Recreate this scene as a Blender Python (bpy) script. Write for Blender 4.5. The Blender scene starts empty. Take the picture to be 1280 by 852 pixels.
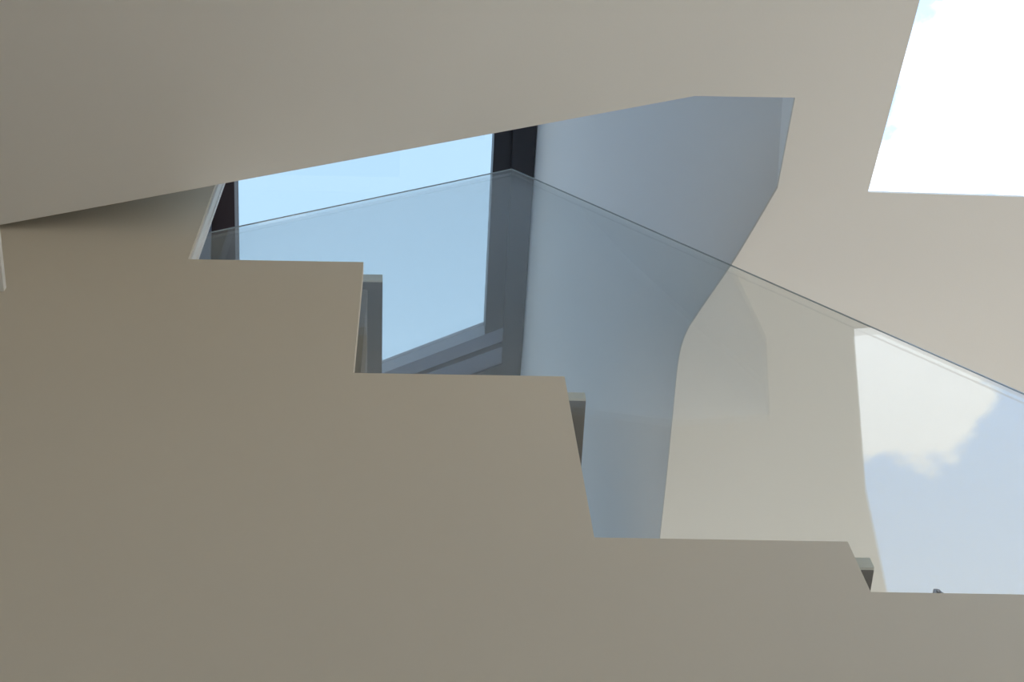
import bpy, bmesh, math
from mathutils import Vector, Matrix
from mathutils.geometry import tessellate_polygon
from mathutils.bvhtree import BVHTree

# ------------------------------------------------------------------ camera
D = 1.6                       # distance from the camera to the stepped parapet wall (m)
EYE = 1.6                     # eye height above the floor (m)
F = 1921.0                    # focal length in pixels of the 1280 px wide photograph
PX, PY = 515.0, 426.0         # principal point (the photograph is a crop)
PITCH = math.radians(64.75)   # looking steeply up
ROLL = math.atan(15 / 906)

sc = bpy.context.scene
col = sc.collection
cp, sp = math.cos(PITCH), math.sin(PITCH)
cr, sr = math.cos(ROLL), math.sin(ROLL)
R0, U0, FW = Vector((1, 0, 0)), Vector((0, -sp, cp)), Vector((0, cp, sp))
CR = cr * R0 + sr * U0
CU = -sr * R0 + cr * U0
cam_data = bpy.data.cameras.new('camera')
cam_data.sensor_width = 36
cam_data.lens = F / 1280 * 36
cam_data.shift_x = (640 - PX) / 1280
cam_data.clip_start = 0.01
cam = bpy.data.objects.new('camera', cam_data)
col.objects.link(cam)
m = Matrix((CR, CU, -FW)).transposed().to_4x4()
m.translation = (0, 0, EYE)
cam.matrix_world = m
sc.camera = cam

# ------------------------------------------------------------------ sky
w = bpy.data.worlds.new('sky')
sc.world = w
w.use_nodes = True
nt = w.node_tree
nt.nodes.clear()


def N(tree, kind, **kw):
    n = tree.nodes.new(kind)
    for k, v in kw.items():
        setattr(n, k, v)
    return n


def MATH(tree, op, a, b=None, c=None, clamp=False):
    n = N(tree, 'ShaderNodeMath', operation=op, use_clamp=clamp)
    for i, v in enumerate((a, b, c)):
        if v is None:
            continue
        if isinstance(v, (int, float)):
            n.inputs[i].default_value = v
        else:
            tree.links.new(v, n.inputs[i])
    return n.outputs[0]


BLUE = (0.88, 1.48, 2.4)
PALE = (1.15, 1.70, 2.4)
CLOUD = (2.4, 2.55, 2.65)
GROUND = (2.3, 2.22, 2.08)  # bright ground, raised to light the ceiling through the added windows
tc = N(nt, 'ShaderNodeTexCoord')
sx = N(nt, 'ShaderNodeSeparateXYZ')
nt.links.new(tc.outputs['Generated'], sx.inputs[0])
zc = MATH(nt, 'MAXIMUM', sx.outputs[2], 0.06)
u = MATH(nt, 'DIVIDE', sx.outputs[0], zc)
v = MATH(nt, 'DIVIDE', sx.outputs[1], zc)
uv = N(nt, 'ShaderNodeCombineXYZ')
nt.links.new(u, uv.inputs[0])
nt.links.new(v, uv.inputs[1])


def noise(scale, detail=5, rough=0.55, off=(0, 0, 0)):
    mp = N(nt, 'ShaderNodeMapping')
    mp.inputs['Location'].default_value = off
    nt.links.new(uv.outputs[0], mp.inputs[0])
    n = N(nt, 'ShaderNodeTexNoise')
    n.inputs['Scale'].default_value = scale
    n.inputs['Detail'].default_value = detail
    n.inputs['Roughness'].default_value = rough
    nt.links.new(mp.outputs[0], n.inputs['Vector'])
    return n.outputs['Fac']


def blob(cu, cv, ru, rv):
    du = MATH(nt, 'DIVIDE', MATH(nt, 'SUBTRACT', u, cu), ru)
    dv = MATH(nt, 'DIVIDE', MATH(nt, 'SUBTRACT', v, cv), rv)
    r = MATH(nt, 'SQRT', MATH(nt, 'ADD', MATH(nt, 'MULTIPLY', du, du), MATH(nt, 'MULTIPLY', dv, dv)))
    return MATH(nt, 'SUBTRACT', 1.0, r)


field = MATH(nt, 'MAXIMUM', blob(0.46, 0.25, 0.16, 0.2), blob(0.298, -0.527, 0.085, 0.092))
# broken cloud over the rest of the sky, away from the clear patch overhead
rr = MATH(nt, 'SQRT', MATH(nt, 'ADD', MATH(nt, 'MULTIPLY', u, u), MATH(nt, 'MULTIPLY', v, v)))
far = MATH(nt, 'MULTIPLY', MATH(nt, 'SUBTRACT', noise(1.1, 3, 0.5, (3.1, 1.7, 0)), 0.52), 6.0)
far = MATH(nt, 'MULTIPLY', far, MATH(nt, 'MULTIPLY', MATH(nt, 'SUBTRACT', rr, 0.75), 3.0, clamp=True))
far = MATH(nt, 'SUBTRACT', far, MATH(nt, 'MULTIPLY', MATH(nt, 'SUBTRACT', 1.0, MATH(nt, 'MULTIPLY', MATH(nt, 'SUBTRACT', rr, 0.7), 4.0, clamp=True)), 1.0))
field = MATH(nt, 'MAXIMUM', field, far)
field = MATH(nt, 'ADD', field, MATH(nt, 'MULTIPLY', MATH(nt, 'SUBTRACT', noise(16, 5, 0.55), 0.5), 1.5))
mask = N(nt, 'ShaderNodeMapRange', interpolation_type='SMOOTHSTEP')
mask.inputs['From Min'].default_value = -0.02
mask.inputs['From Max'].default_value = 0.22
nt.links.new(field, mask.inputs['Value'])
hz = N(nt, 'ShaderNodeMapRange')            # the blue pales towards the horizon
hz.inputs['From Min'].default_value = 0.95
hz.inputs['From Max'].default_value = 0.25
nt.links.new(sx.outputs[2], hz.inputs['Value'])


def MIXC(tree, fac, a, b):
    n = N(tree, 'ShaderNodeMix', data_type='RGBA')
    tree.links.new(fac, n.inputs[0])
    for s, val in ((n.inputs[6], a), (n.inputs[7], b)):
        if isinstance(val, tuple):
            s.default_value = (*val, 1)
        else:
            tree.links.new(val, s)
    return n.outputs[2]


sky = MIXC(nt, hz.outputs[0], BLUE, PALE)
sky = MIXC(nt, mask.outputs[0], sky, CLOUD)
gm = N(nt, 'ShaderNodeMapRange')
gm.inputs['From Min'].default_value = -0.02
gm.inputs['From Max'].default_value = 0.02
nt.links.new(sx.outputs[2], gm.inputs['Value'])
sky = MIXC(nt, gm.outputs[0], GROUND, sky)
bg = N(nt, 'ShaderNodeBackground')
bg.inputs['Strength'].default_value = 1.0
nt.links.new(sky, bg.inputs[0])
wo = N(nt, 'ShaderNodeOutputWorld')
nt.links.new(bg.outputs[0], wo.inputs[0])
w.cycles.sampling_method = 'MANUAL'
w.cycles.sample_map_resolution = 1024

sc.view_settings.view_transform = 'Standard'
sc.view_settings.look = 'None'
sc.view_settings.exposure = 0.0
sc.view_settings.gamma = 1.0
sc.view_settings.use_curve_mapping = False
sc.cycles.max_bounces = 14
sc.cycles.diffuse_bounces = 8
sc.cycles.transparent_max_bounces = 16


# ------------------------------------------------------------------ materials
def mat(name, color, rough=0.8, var=0.03, scale=3.0, bump=0.0, bscale=180.0, spec=0.3, metal=0.0):
    mt = bpy.data.materials.new(name)
    mt.use_nodes = True
    t = mt.node_tree
    b = t.nodes['Principled BSDF']
    b.inputs['Roughness'].default_value = rough
    b.inputs['Metallic'].default_value = metal
    b.inputs['Specular IOR Level'].default_value = spec
    co = N(t, 'ShaderNodeTexCoord')
    n = N(t, 'ShaderNodeTexNoise')
    n.inputs['Scale'].default_value = scale
    n.inputs['Detail'].default_value = 4
    t.links.new(co.outputs['Object'], n.inputs['Vector'])
    lo = tuple(c * (1 - var) for c in color)
    hi = tuple(min(1, c * (1 + var)) for c in color)
    t.links.new(MIXC(t, n.outputs['Fac'], lo, hi), b.inputs['Base Color'])
    if bump:
        n2 = N(t, 'ShaderNodeTexNoise')
        n2.inputs['Scale'].default_value = bscale
        t.links.new(co.outputs['Object'], n2.inputs['Vector'])
        bp = N(t, 'ShaderNodeBump')
        bp.inputs['Strength'].default_value = bump
        bp.inputs['Distance'].default_value = 0.002
        t.links.new(n2.outputs['Fac'], bp.inputs['Height'])
        t.links.new(bp.outputs[0], b.inputs['Normal'])
    return mt


def glass_mat(name, tint, r0=0.043, power=5.0):
    """Thin sheet glass: each face reflects by Fresnel and lets the rest straight through."""
    mt = bpy.data.materials.new(name)
    mt.use_nodes = True
    t = mt.node_tree
    t.nodes.clear()
    g = N(t, 'ShaderNodeNewGeometry')
    d = N(t, 'ShaderNodeVectorMath', operation='DOT_PRODUCT')
    t.links.new(g.outputs['Incoming'], d.inputs[0])
    t.links.new(g.outputs['Normal'], d.inputs[1])
    c = MATH(t, 'ABSOLUTE', d.outputs['Value'])
    k = MATH(t, 'POWER', MATH(t, 'SUBTRACT', 1.0, c), power)
    f = MATH(t, 'ADD', MATH(t, 'MULTIPLY', k, 1 - r0), r0)
    tr = N(t, 'ShaderNodeBsdfTransparent')
    tr.inputs[0].default_value = (*tint, 1)
    gl = N(t, 'ShaderNodeBsdfGlossy')
    gl.inputs['Roughness'].default_value = 0.0
    mx = N(t, 'ShaderNodeMixShader')
    t.links.new(f, mx.inputs[0])
    t.links.new(tr.outputs[0], mx.inputs[1])
    t.links.new(gl.outputs[0], mx.inputs[2])
    o = N(t, 'ShaderNodeOutputMaterial')
    t.links.new(mx.outputs[0], o.inputs[0])
    return mt


M = {
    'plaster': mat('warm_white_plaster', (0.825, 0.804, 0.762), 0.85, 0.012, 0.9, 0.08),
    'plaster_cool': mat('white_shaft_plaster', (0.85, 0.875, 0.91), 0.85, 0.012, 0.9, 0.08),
    'panel': mat('beige_painted_panel', (0.68, 0.618, 0.51), 0.7, 0.012, 1.2, 0.05),
    'trim': mat('white_edge_trim', (0.82, 0.82, 0.80), 0.5, 0.01),
    'floor': mat('honey_oak_floor', (0.62, 0.56, 0.48), 0.55, 0.12, 2.5),
    'frame': mat('dark_anodised_frame', (0.035, 0.033, 0.04), 0.45, 0.08, 8, spec=0.5),
    'reveal': mat('skylit_reveal', (0.93, 0.94, 0.96), 0.3, 0.01),  # whiter than the shaft walls: skylight put into the colour
    'frame_lit': mat('skylit_anodised_frame', (0.22, 0.25, 0.33), 0.4, 0.06, 8, spec=0.5),  # paler blue copy of the frame: skylight on the bars put into colour
    'cheek': mat('brown_metal_lining', (0.06, 0.035, 0.035), 0.5, 0.08, 6),
    'tread': mat('dark_shaded_tread', (0.055, 0.047, 0.042), 0.5, 0.15, 10),  # dark brown-grey wood colour that also carries the shade under the steps
    'nosing': mat('pale_nosing_strip', (0.62, 0.62, 0.55), 0.5, 0.02),
    'riser': mat('grey_riser_board', (0.16, 0.15, 0.145), 0.6, 0.05),
    'rim': mat('grey_polished_glass_edge', (0.35, 0.40, 0.42), 0.12, 0.05, 20, spec=0.8),
    'steel': mat('brushed_steel', (0.36, 0.37, 0.38), 0.6, 0.05, 30, metal=0.2),
    'mullion': mat('white_window_frame', (0.75, 0.75, 0.73), 0.5, 0.02),
    'glass': glass_mat('clear_balustrade_glass', (0.955, 0.972, 0.968), 0.068, 4.0),
    'tinted': glass_mat('solar_tinted_glass', (0.79, 0.755, 0.69)),
    'clear': glass_mat('clear_window_glass', (0.99, 0.99, 0.99)),
}


# ------------------------------------------------------------------ helpers
def tag(o, label=None, cat=None, kind=None, group=None):
    for k, val in (('label', label), ('category', cat), ('kind', kind), ('group', group)):
        if val:
            o[k] = val
    return o


def empty(name, loc=(0, 0, 0)):
    o = bpy.data.objects.new(name, None)
    o.location = loc
    o.empty_display_size = 0.1
    col.objects.link(o)
    return o


def build(name, verts, faces, material, parent=None, smooth=False):
    me = bpy.data.meshes.new(name)
    me.from_pydata([tuple(p) for p in verts], [], faces)
    bm = bmesh.new()
    bm.from_mesh(me)
    bmesh.ops.remove_doubles(bm, verts=bm.verts, dist=1e-5)
    bmesh.ops.recalc_face_normals(bm, faces=bm.faces)
    bm.to_mesh(me)
    bm.free()
    me.materials.append(M[material])
    if smooth:
        for p in me.polygons:
            p.use_smooth = True
    o = bpy.data.objects.new(name, me)
    col.objects.link(o)
    if parent:
        o.parent = parent
        o.matrix_parent_inverse = Matrix.Translation(parent.location).inverted()
    return o


def prism(name, loops, offset, material, parent=None):
    """Closed sheet: loops[0] is the outline, further loops are holes; thickened by the vector offset."""
    off = Vector(offset)
    flat = [Vector(p) for lp in loops for p in lp]
    n = len(flat)
    tris = tessellate_polygon([[Vector(p) for p in lp] for lp in loops])
    verts = flat + [p + off for p in flat]
    faces = [tuple(t) for t in tris] + [tuple(i + n for i in reversed(t)) for t in tris]
    s = 0
    for lp in loops:
        k = len(lp)
        for i in range(k):
            a, b = s + i, s + (i + 1) % k
            faces.append((a, b, b + n, a + n))
        s += k
    return build(name, verts, faces, material, parent)


def box(name, lo, hi, material, parent=None):
    (x0, y0, z0), (x1, y1, z1) = lo, hi
    vs = [(x, y, z) for z in (z0, z1) for y in (y0, y1) for x in (x0, x1)]
    fs = [(0, 2, 3, 1), (4, 5, 7, 6), (0, 1, 5, 4), (2, 6, 7, 3), (0, 4, 6, 2), (1, 3, 7, 5)]
    return build(name, vs, fs, material, parent)


def ray(px, py):
    return (FW * F + CR * (px - PX) + CU * (PY - py))


def on_wall(px, py, y):       # point on the vertical plane y
    r = ray(px, py)
    return Vector((0, 0, EYE)) + r * (y / r.y)


def on_level(px, py, z):      # point on the horizontal plane z
    r = ray(px, py)
    return Vector((0, 0, EYE)) + r * ((z - EYE) / r.z)


def spline(pts, n=6):
    out = []
    P = [pts[0]] + list(pts) + [pts[-1]]
    for i in range(1, len(P) - 2):
        for k in range(n):
            t = k / n
            a, b, c, d = P[i - 1], P[i], P[i + 1], P[i + 2]
            out.append(tuple(0.5 * (2 * b[j] + (c[j] - a[j]) * t + (2 * a[j] - 5 * b[j] + 4 * c[j] - d[j]) * t * t
                                    + (3 * b[j] - a[j] - 3 * c[j] + d[j]) * t ** 3) for j in range(2)))
    out.append(tuple(pts[-1]))
    return out


# ------------------------------------------------------------------ main heights and planes
H = EYE + 2.555 * D            # ceiling underside
HS = EYE + 3.95 * D            # skylight level at the head of the shaft
WALL_T = 0.04                 # thickness of the stepped parapet panel
YW = D                        # its front face
YG = D + 0.042                # front face of the glass balustrade at x = XG
XG, SKEW = 1.55, 0.045        # the glass stands very slightly askew to the wall
X0, X1, Y0, Y1 = -5.5, 4.6, -8.0, 6.0
CT = 0.0125                    # ceiling sheet thickness

# opening over the stair (outline at ceiling level, anticlockwise from the left end of the slab edge)
slab_l = on_level(-60, 292.2, H)
slab_r = on_level(868, 120, H)
cor = on_level(994, 122, H)
edge_px = spline([(972, 235), (942, 286), (915, 330), (875, 388), (857, 418), (848, 452), (841, 520), (833, 600), (825, 672)], 5)
edge_px = edge_px + [(815, 770), (807, 850)]
edge = [on_level(x, y, H) for x, y in edge_px]
yfar = edge[-1].y
A = [slab_l, slab_r, cor] + edge + [Vector((slab_l.x, yfar, H))]

# roof light in the ceiling (its left edge runs on past the top of the picture, over the camera)
b0 = on_level(1085, 240, H)
b1 = on_level(1150, 0, H)
b2 = on_level(1280, 246, H)
dirx = (b2 - b0).normalized()
BW = 1.3


def yg(x):
    return YG + SKEW * (XG - x)


def on_glass(px, py):
    r = ray(px, py)
    return Vector((0, 0, EYE)) + r * ((YG + SKEW * XG) / (r.y + SKEW * r.x))


def unmirror(px, py):         # where a point seen mirrored in the balustrade stands in the ceiling
    p = on_level(px, py, H)
    nrm = Vector((SKEW, 1, 0)).normalized()
    return p - 2 * nrm * (p - Vector((XG, YG, H))).dot(nrm)


c2 = unmirror(1110, 740)
c3 = Vector((c2.x + 0.10, c2.y - 0.5, H))
B = [b0, b1, c2, c3, c3 + Vector((BW, 0, 0)), b0 + dirx * (BW + 0.35)]

# ------------------------------------------------------------------ setting
tag(prism('floor', [[(X0, Y0, 0), (X1, Y0, 0), (X1, Y1, 0), (X0, Y1, 0)]], (0, 0, -0.1), 'floor'),
    'honey coloured floor at the foot of the stairwell', 'floor', 'structure')

outer = [(X0, Y0, H), (X1, Y0, H), (X1, Y1, H), (X0, Y1, H)]
tag(prism('ceiling', [outer, [tuple(p) for p in A], [tuple(p) for p in B]], (0, 0, CT), 'plaster'),
    'broad warm white ceiling with an angular stair opening and a roof light', 'ceiling', 'structure')

# stepped parapet wall in front of the stair
P = lambda x, y: on_wall(x, y, YW)
t1, t2, t3, t4 = P(340, 325.5).z, P(573, 468).z, P(900, 674).z, P(1180, 741).z
xe = 0.5 * (P(232, 323).x + P(270, 236).x)
r1 = 0.5 * (P(453, 328).x + P(443, 466).x)
r2 = 0.5 * (P(704, 470).x + P(745, 672).x)
r3 = 0.5 * (P(1060, 676).x + P(1088, 740).x)
prof = [(X0, 0), (X1, 0), (X1, t4), (r3, t4), (r3, t3), (r2, t3), (r2, t2), (r1, t2), (r1, t1), (xe, t1), (xe, HS - 0.3),
        (slab_l.x + 0.005, HS - 0.3), (slab_l.x + 0.005, H - 0.001), (X0, H - 0.001)]
print('STEPS', [round(q, 3) for q in (t1, t2, t3, t4, xe, r1, r2, r3, H, HS)])
wf = prism('wall_front', [[(x, YW, z) for x, z in prof]], (0, WALL_T, 0), 'panel')
tag(wf, 'large beige wall panel with a stepped upper edge below the glass', 'wall', 'structure')
# thin pale trim on the vertical end of the panel
box('edge_trim', (xe, YW + 0.012, t1 + 0.001), (xe + 0.006, YW + WALL_T + 0.004, t1 + 1.35), 'trim', wf)
box('edge_bead', (xe + 0.002, YW + WALL_T + 0.002, t1 - 0.1), (xe + 0.010, YW + WALL_T + 0.014, t1 + 0.95), 'trim', wf)

tag(prism('wall_left', [[(X0, Y0, 0), (X0, Y1, 0), (X0, Y1, H), (X0, Y0, H)]], (-0.1, 0, 0), 'plaster'),
    'plain plaster wall at the dark end of the hall', 'wall', 'structure')


def wall_with_windows(name, axis, at, lo, hi, wins, label, thick):
    def q(a, z):
        return (at, a, z) if axis == 'x' else (a, at, z)
    loops = [[q(lo, 0), q(hi, 0), q(hi, H), q(lo, H)]]
    for a0, a1, z0, z1 in wins:
        loops.append([q(a0, z0), q(a1, z0), q(a1, z1), q(a0, z1)])
    off = (thick, 0, 0) if axis == 'x' else (0, thick, 0)
    return tag(prism(name, loops, off, 'plaster'), label, 'wall', 'structure')


def window(name, axis, at, a0, a1, z0, z1, label):
    e = empty(name, (at, 0.5 * (a0 + a1), z0) if axis == 'x' else (0.5 * (a0 + a1), at, z0))
    t = 0.05

    def bx(nm, p0, p1, q0, q1, d0, d1, mt):
        if axis == 'x':
            return box(nm, (at + d0, p0, q0), (at + d1, p1, q1), mt, e)
        return box(nm, (p0, at + d0, q0), (p1, at + d1, q1), mt, e)
    bx('frame_rail', a0, a1, z0, z0 + t, 0, 0.05, 'mullion')
    bx('frame_rail', a0, a1, z1 - t, z1, 0, 0.05, 'mullion')
    n = max(1, round((a1 - a0) / 1.4))
    for i in range(n + 1):
        c = a0 + (a1 - a0) * i / n
        c0 = min(max(c - t / 2, a0), a1 - t)
        bx('mullion', c0, c0 + t, z0 + t, z1 - t, 0, 0.05, 'mullion')
        if i < n:
            c1 = a0 + (a1 - a0) * (i + 1) / n
            bx('pane', c + t / 2 + 0.026, c1 - t / 2 - 0.026, z0 + t + 0.001, z1 - t - 0.001, 0.02, 0.03, 'clear')
    return tag(e, label, 'window', 'structure')


WR = [(-3.9, 0.35, 0.08, 5.3), (4.0, 5.7, 0.08, 5.2)]  # unseen windows, added and sized to light the hall and ceiling
wall_with_windows('wall_right', 'x', X1, Y0, Y1, WR, 'plaster wall with tall added windows at the bright end of the hall', 0.1)
for i, (a0, a1, z0, z1) in enumerate(WR):
    window('window_%d' % (i + 3), 'x', X1, a0, a1, z0, z1,
           ('tall unseen side window added to light the hall', 'tall unseen side window added to light the stair ceiling')[i])
WB = [(-2.6, 4.2, 0.08, 5.2)]  # unseen window, added to light the ceiling from behind the stepped wall
wall_with_windows('wall_back', 'y', Y1, X0, X1, WB, 'plaster wall with an added wide window behind the stair', 0.1)
window('window_5', 'y', Y1, *WB[0], 'wide unseen window added behind the stair to light the ceiling')
tag(prism('wall_rear', [[(X0, Y0, 0), (X1, Y0, 0), (X1, Y0, H), (X0, Y0, H)]], (0, -0.1, 0), 'plaster'),
    'plain plaster wall opposite the stair', 'wall', 'structure')

# ------------------------------------------------------------------ shaft above the stair opening
up = lambda p, z: Vector((p.x, p.y, z))
ZT = H + CT
T = 0.06
# near side: rises from the slab edge
cor_x = cor + Vector((0.16, 0, 0))
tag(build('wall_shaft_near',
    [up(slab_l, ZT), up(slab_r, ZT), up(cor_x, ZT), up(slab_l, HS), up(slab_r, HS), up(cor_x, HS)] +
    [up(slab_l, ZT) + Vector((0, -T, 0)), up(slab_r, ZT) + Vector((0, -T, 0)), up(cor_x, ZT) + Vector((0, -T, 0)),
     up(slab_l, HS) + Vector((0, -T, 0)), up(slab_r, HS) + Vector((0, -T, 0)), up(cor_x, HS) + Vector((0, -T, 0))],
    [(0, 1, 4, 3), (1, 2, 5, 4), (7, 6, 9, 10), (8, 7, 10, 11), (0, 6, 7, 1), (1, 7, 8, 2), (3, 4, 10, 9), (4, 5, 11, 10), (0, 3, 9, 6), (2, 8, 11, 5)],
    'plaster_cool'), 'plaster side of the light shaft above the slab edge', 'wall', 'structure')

# right side: warped wall from the curved opening edge up to the skylight frame
e0 = edge[0]
tan = (edge[6] - e0).normalized()             # the wall runs straight on past the corner, above the ceiling
low = [up(e0 - tan * q, ZT) for q in (0.31, 0.2, 0.1)] + [up(p, ZT) for p in edge]
s_top = on_level(670, 157, HS)
s_bot = on_level(650, 468, HS)
sd = (s_bot - s_top) / (s_bot.y - s_top.y)
ya, yb = s_top.y - 1.1, s_bot.y + 2.2
n = len(low)
l0, l1 = min(p.y for p in low), max(p.y for p in low)
high = [s_top + sd * ((ya + (yb - ya) * (p.y - l0) / (l1 - l0)) - s_top.y) for p in low]
K = 8
vs, fs = [], []
for i in range(n):
    for k in range(K + 1):
        vs.append(low[i].lerp(high[i], k / K))
nv = len(vs)
vs += [p + Vector((T, 0, 0)) for p in vs]
for i in range(n - 1):
    for k in range(K):
        a = i * (K + 1) + k
        fs.append((a, a + 1, a + K + 2, a + K + 1))
        fs.append((a + nv, a + K + 1 + nv, a + K + 2 + nv, a + 1 + nv))
for i in range(n - 1):
    a, b = i * (K + 1), (i + 1) * (K + 1)
    fs.append((a, b, b + nv, a + nv))
    fs.append((a + K, a + K + nv, b + K + nv, b + K))
for k in range(K):
    fs.append((k, k + nv, k + 1 + nv, k + 1))
    e = (n - 1) * (K + 1) + k
    fs.append((e, e + 1, e + 1 + nv, e + nv))
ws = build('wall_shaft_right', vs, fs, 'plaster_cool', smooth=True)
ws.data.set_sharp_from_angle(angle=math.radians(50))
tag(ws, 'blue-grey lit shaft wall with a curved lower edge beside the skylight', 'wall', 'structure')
# splayed reveal: narrow corner sliver, coloured whiter to carry the skylight on it
bvh = BVHTree.FromPolygons([tuple(p) for p in vs], fs)


def on_shaft(px, py):
    hit = bvh.ray_cast(Vector((0, 0, EYE)), ray(px, py).normalized())
    return hit[0] + Vector((-0.004, 0, 0))


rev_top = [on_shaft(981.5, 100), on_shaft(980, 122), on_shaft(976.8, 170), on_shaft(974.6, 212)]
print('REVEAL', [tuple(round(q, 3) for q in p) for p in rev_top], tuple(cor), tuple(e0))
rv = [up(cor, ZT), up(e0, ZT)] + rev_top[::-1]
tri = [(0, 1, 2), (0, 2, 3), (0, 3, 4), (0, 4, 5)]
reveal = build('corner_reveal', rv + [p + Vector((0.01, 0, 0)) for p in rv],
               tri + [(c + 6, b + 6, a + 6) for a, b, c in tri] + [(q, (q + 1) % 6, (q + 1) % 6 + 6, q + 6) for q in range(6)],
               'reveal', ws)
reveal['label'] = 'sliver of reveal at the corner of the opening, skylight painted in as a whiter colour'

# ------------------------------------------------------------------ skylight at the head of the shaft
S = lambda x, y, z=HS: on_level(x, y, z)


def line(pa, pb, y, z=HS):    # point on the level line through two picture points, at depth y
    a, b = S(*pa, z), S(*pb, z)
    return a + (b - a) * ((y - a.y) / (b.y - a.y))


def meet(pa, pb, qa, qb, z=HS):
    a, b, c, d = S(*pa, z), S(*pb, z), S(*qa, z), S(*qb, z)
    r, s = b - a, d - c
    k = ((c.x - a.x) * s.y - (c.y - a.y) * s.x) / (r.x * s.y - r.y * s.x)
    return a + r * k


L_in, L_mid, L_out = ((618, 166), (606, 418)), ((641, 163), (628, 430)), ((670, 157), (650, 468))
L_left, L_lout = ((293, 228), (294.5, 324)), ((241, 228), (236, 324))
B_in, B_g0, B_g1, B_out, B_far = ((478, 466), (605, 418)), ((517, 467), (606, 434)), ((532, 467), (607, 440)), ((586, 468), (650, 445)), ((586, 506), (650, 483))
yn = 1.05                                    # near end of the skylight, hidden above the slab
sk = empty('window_1', tuple(S(450, 300)))
tag(sk, 'blue skylight in a dark metal frame at the head of the shaft', 'skylight', 'structure')


def bar(name, pts, z0, th, material, label=None):
    o = prism(name, [[(p.x, p.y, z0) for p in pts]], (0, 0, th), material, sk)
    if label:
        o['label'] = label
    return o


bar('frame_bar', [line(*L_in, yn), line(*L_mid, yn), meet(*L_mid, *B_in), meet(*L_in, *B_in)], HS, 0.16, 'frame')
bar('frame_bar', [line(*L_mid, yn), line(*L_out, yn), meet(*L_out, *B_out), meet(*L_mid, *B_out)], HS - 0.03, 0.19, 'frame')
bar('frame_bar', [meet(*L_left, *B_in), meet(*L_mid, *B_in), meet(*L_mid, *B_g0), meet(*L_left, *B_g0)], HS - 0.002, 0.14, 'frame_lit')
bar('frame_groove', [meet(*L_left, *B_g0), meet(*L_mid, *B_g0), meet(*L_mid, *B_g1), meet(*L_left, *B_g1)], HS + 0.05, 0.09, 'frame')
bar('frame_bar', [meet(*L_left, *B_g1), meet(*L_mid, *B_g1), meet(*L_mid, *B_out), meet(*L_left, *B_out)], HS - 0.004, 0.144, 'frame_lit')
bar('frame_bar', [line(*L_lout, yn), line(*L_left, yn), meet(*L_left, *B_out), meet(*L_lout, *B_out)], HS - 0.006, 0.16, 'cheek',
    'dark brown frame bar')
bar('skylit_lip', [line(*L_lout, yn), line((266, 228), (264, 324), yn), meet((266, 228), (264, 324), *B_out), meet(*L_lout, *B_out)],
    HS - 0.05, 0.043, 'frame_lit')  # lip added in the pale colour for bluish skylight beside the cheek
XL = slab_l.x + 0.02                         # hidden glazing added left and far, to bring more skylight into the shaft
YE = s_bot.y + 1.9


def at_x(l, x, z=HS):
    a, b = S(*l[0], z), S(*l[1], z)
    return a + (b - a) * ((x - a.x) / (b.x - a.x))


bar('pane', [line(*L_in, yn), line(*L_left, yn), meet(*L_left, *B_in), meet(*L_in, *B_in)], HS + 0.10, 0.012, 'tinted', 'tinted blue pane')
bar('pane', [line(*L_lout, yn), Vector((XL, yn, 0)), at_x(B_in, XL), meet(*L_lout, *B_in)], HS + 0.10, 0.012, 'tinted')
bar('pane', [meet(*L_out, *B_far) + Vector((-0.04, 0.02, 0)), at_x(B_far, XL), Vector((XL, YE, 0)), line(*L_out, YE) + Vector((-0.04, 0, 0))],
    HS + 0.10, 0.012, 'tinted')
bar('frame_bar', [meet(*L_lout, *B_in), at_x(B_in, XL), at_x(B_out, XL), meet(*L_lout, *B_out)], HS - 0.005, 0.145, 'frame')
bar('frame_bar', [meet(*L_out, *B_far), meet(*L_out, *B_far) + Vector((-0.04, 0.02, 0)), line(*L_out, YE) + Vector((-0.04, 0, 0)), line(*L_out, YE)],
    HS - 0.03, 0.19, 'frame')

bar('frame_bar', [meet(*L_out, *B_out), meet(*L_out, *B_far), at_x(B_far, XL), at_x(B_out, XL)], HS - 0.02, 0.16, 'frame')

# roof closing the head of the shaft around the skylight frame
ro = [Vector((XL, yn, 0)), line(*L_out, yn), line(*L_out, YE), Vector((XL, YE, 0))]
ye = high[-1].y + 0.1
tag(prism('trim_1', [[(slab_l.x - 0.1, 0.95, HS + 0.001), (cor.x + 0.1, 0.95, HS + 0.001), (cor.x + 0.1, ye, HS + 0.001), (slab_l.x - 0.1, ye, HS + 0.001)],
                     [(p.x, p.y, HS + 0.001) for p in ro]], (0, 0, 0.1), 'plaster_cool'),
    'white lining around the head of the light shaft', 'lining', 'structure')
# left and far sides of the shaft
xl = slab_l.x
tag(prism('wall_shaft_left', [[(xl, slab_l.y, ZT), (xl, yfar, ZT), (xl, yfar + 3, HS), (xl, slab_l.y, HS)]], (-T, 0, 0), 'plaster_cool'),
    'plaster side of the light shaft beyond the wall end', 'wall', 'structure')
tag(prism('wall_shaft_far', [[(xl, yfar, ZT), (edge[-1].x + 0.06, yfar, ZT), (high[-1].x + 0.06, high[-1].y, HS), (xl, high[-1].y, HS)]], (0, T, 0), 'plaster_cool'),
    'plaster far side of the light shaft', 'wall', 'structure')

# ------------------------------------------------------------------ roof light in the ceiling
rl = empty('window_2', tuple(b0))
tag(rl, 'white roof light of bright cloud in the ceiling', 'skylight', 'structure')
prism('pane', [[up(p, H + CT + 0.004) for p in B]], (0, 0, 0.01), 'clear', rl)

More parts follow.
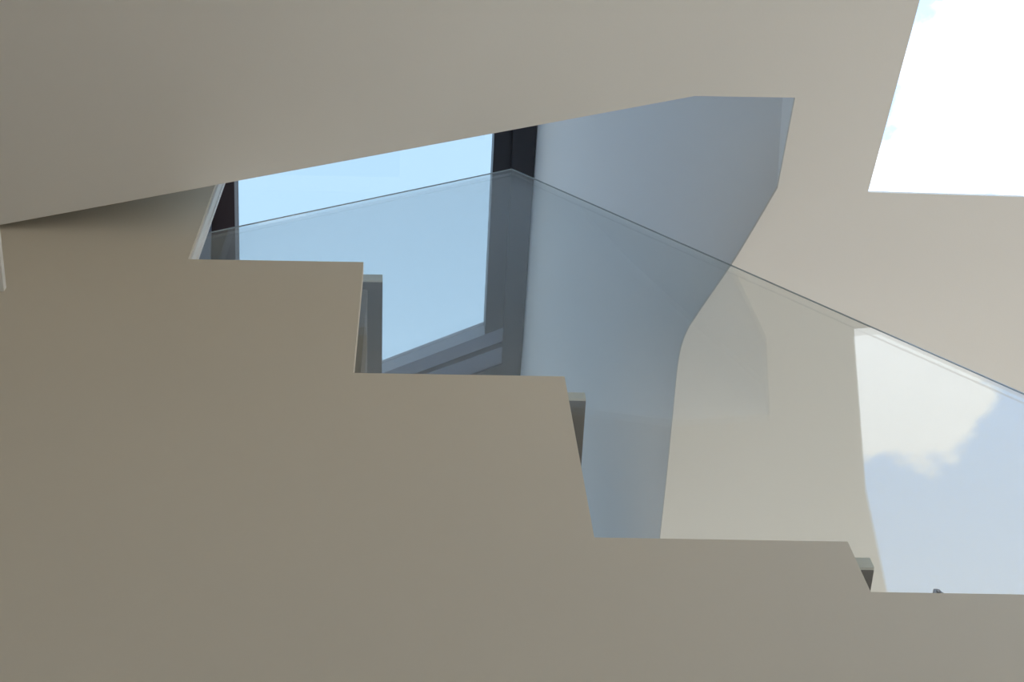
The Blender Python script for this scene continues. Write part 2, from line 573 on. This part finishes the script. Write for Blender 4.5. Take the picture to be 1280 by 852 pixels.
# ------------------------------------------------------------------ staircase behind the parapet
st = empty('staircase', (r2, YW + 0.5, 0))
tag(st, 'steep staircase of dark treads with pale nosings behind the beige wall', 'staircase')
YN = YW + 0.172
YB = 3.0
tr = []
for (yt, ybm, xr, xrow) in ((343, 350, 478, 465), (490.5, 498, 732.5, 722), (697, 709, 1093, 1083)):
    top, bot = on_wall(xrow, yt, YN), on_wall(xrow, ybm, YN)
    xrt = on_wall(xr, ybm, YN).x
    tr.append((top.z, bot.z, xrt))
tr.append((tr[-1][0] - (tr[1][0] - tr[2][0]), tr[-1][1] - (tr[1][1] - tr[2][1]), tr[-1][2] + (tr[2][2] - tr[1][2])))
rb = [r1, r2, r3, r3 + 0.5]
for i, (zt, zb, xr) in enumerate(tr):
    xl_ = xe - 0.3 if i == 0 else rb[i - 1] - 0.02
    zlow = tr[i + 1][0] if i + 1 < len(tr) else zb - 0.7
    td = box('tread', (xl_, YN + 0.006, zb), (xr, YB, zt), 'tread', st)
    ns = box('nosing', (xl_, YN, zb), (xr, YN + 0.006, zt + 0.001), 'nosing', td)
    box('riser', (rb[i] - 0.03, YN + 0.03, zlow), (rb[i] + 0.002, YB, zb), 'riser', st)

# ------------------------------------------------------------------ glass balustrade
GT = 0.012
pk, gl, gr = on_glass(640, 211), on_glass(245, 294), on_glass(1280, 492)
sl = (gr.z - pk.z) / (gr.x - pk.x)
gx = 1.56
gend = Vector((gx, yg(gx), pk.z + sl * (gx - pk.x)))
ge = Vector((xe - 0.08, yg(xe - 0.08), gl.z + (pk.z - gl.z) * (xe - 0.08 - gl.x) / (pk.x - gl.x)))
gs = empty('glass_balustrade', (r2, YG, t2 - 0.1))
tag(gs, 'clear frameless glass balustrade with a peaked top edge above the stepped wall', 'balustrade')
low_z = 0.13
base = [(ge.x, t1 - low_z), (r1 - 0.05, t1 - low_z), (r1 - 0.05, t2 - low_z), (r2 - 0.05, t2 - low_z), (r2 - 0.05, t3 - low_z),
        (r3 - 0.05, t3 - low_z), (r3 - 0.05, t4 - low_z), (gx, t4 - low_z)]
E = 0.0015
top = [gend, pk, ge]
if gend.z < t4:
    xk = pk.x + (t4 - low_z - pk.z) / sl
    base[-1] = (xk, t4 - low_z)
    top = [pk, ge]
ng = prism('pane', [[(x, yg(x), z) for x, z in base] + [(p.x, yg(p.x), p.z) for p in top]], (0, GT, 0), 'glass', gs)
# polished top edge, a sliver proud of the pane
for a, b in ((ge, pk), (pk, top[0] if len(top) == 3 else Vector((base[-1][0], yg(base[-1][0]), base[-1][1])))):
    d = (b - a).normalized()
    nrm = Vector((-d.z, 0, d.x))
    if nrm.z < 0:
        nrm = -nrm
    prism('polished_edge', [[a - nrm * 0.002 + Vector((0, -0.001, 0)), b - nrm * 0.002 + Vector((0, -0.001, 0)),
                             b + nrm * E + Vector((0, -0.001, 0)), a + nrm * E + Vector((0, -0.001, 0))]],
          (0, 0.003, 0), 'rim', gs)

# ------------------------------------------------------------------ small things
cc = on_wall(1170, 741, YW + 0.013)
c = empty('glass_clip', (cc.x, cc.y, t4))
tag(c, 'tiny grey steel clip standing on the lowest ledge of the stepped wall', 'clip')
w0 = 0.011
build('clip_body', [(cc.x - w0, cc.y - 0.01, t4), (cc.x + w0, cc.y - 0.01, t4), (cc.x + 0.004, cc.y - 0.006, t4 + 0.024), (cc.x - 0.004, cc.y - 0.006, t4 + 0.024),
                    (cc.x - w0, cc.y + 0.015, t4), (cc.x + w0, cc.y + 0.015, t4), (cc.x + 0.004, cc.y + 0.015, t4 + 0.024), (cc.x - 0.004, cc.y + 0.015, t4 + 0.024)],
      [(0, 1, 2, 3), (5, 4, 7, 6), (3, 2, 6, 7), (1, 5, 6, 2), (4, 0, 3, 7), (0, 4, 5, 1)], 'steel', c)
box('screw_head', (cc.x - 0.003, cc.y - 0.0125, t4 + 0.006), (cc.x + 0.003, cc.y - 0.009, t4 + 0.012), 'steel', c)

lp = on_wall(5, 364, YW)
sh = empty('wall_shelf', (lp.x - 0.3, YW, lp.z))
tag(sh, 'pale ledge projecting from the beige wall at the left picture edge', 'shelf')
box('board', (lp.x - 0.6, YW - 0.35, lp.z), (lp.x, YW, lp.z + 0.025), 'trim', sh)
box('bracket', (lp.x - 0.5, YW - 0.2, lp.z - 0.03), (lp.x - 0.48, YW, lp.z), 'steel', sh)
box('bracket', (lp.x - 0.2, YW - 0.2, lp.z - 0.03), (lp.x - 0.18, YW, lp.z), 'steel', sh)
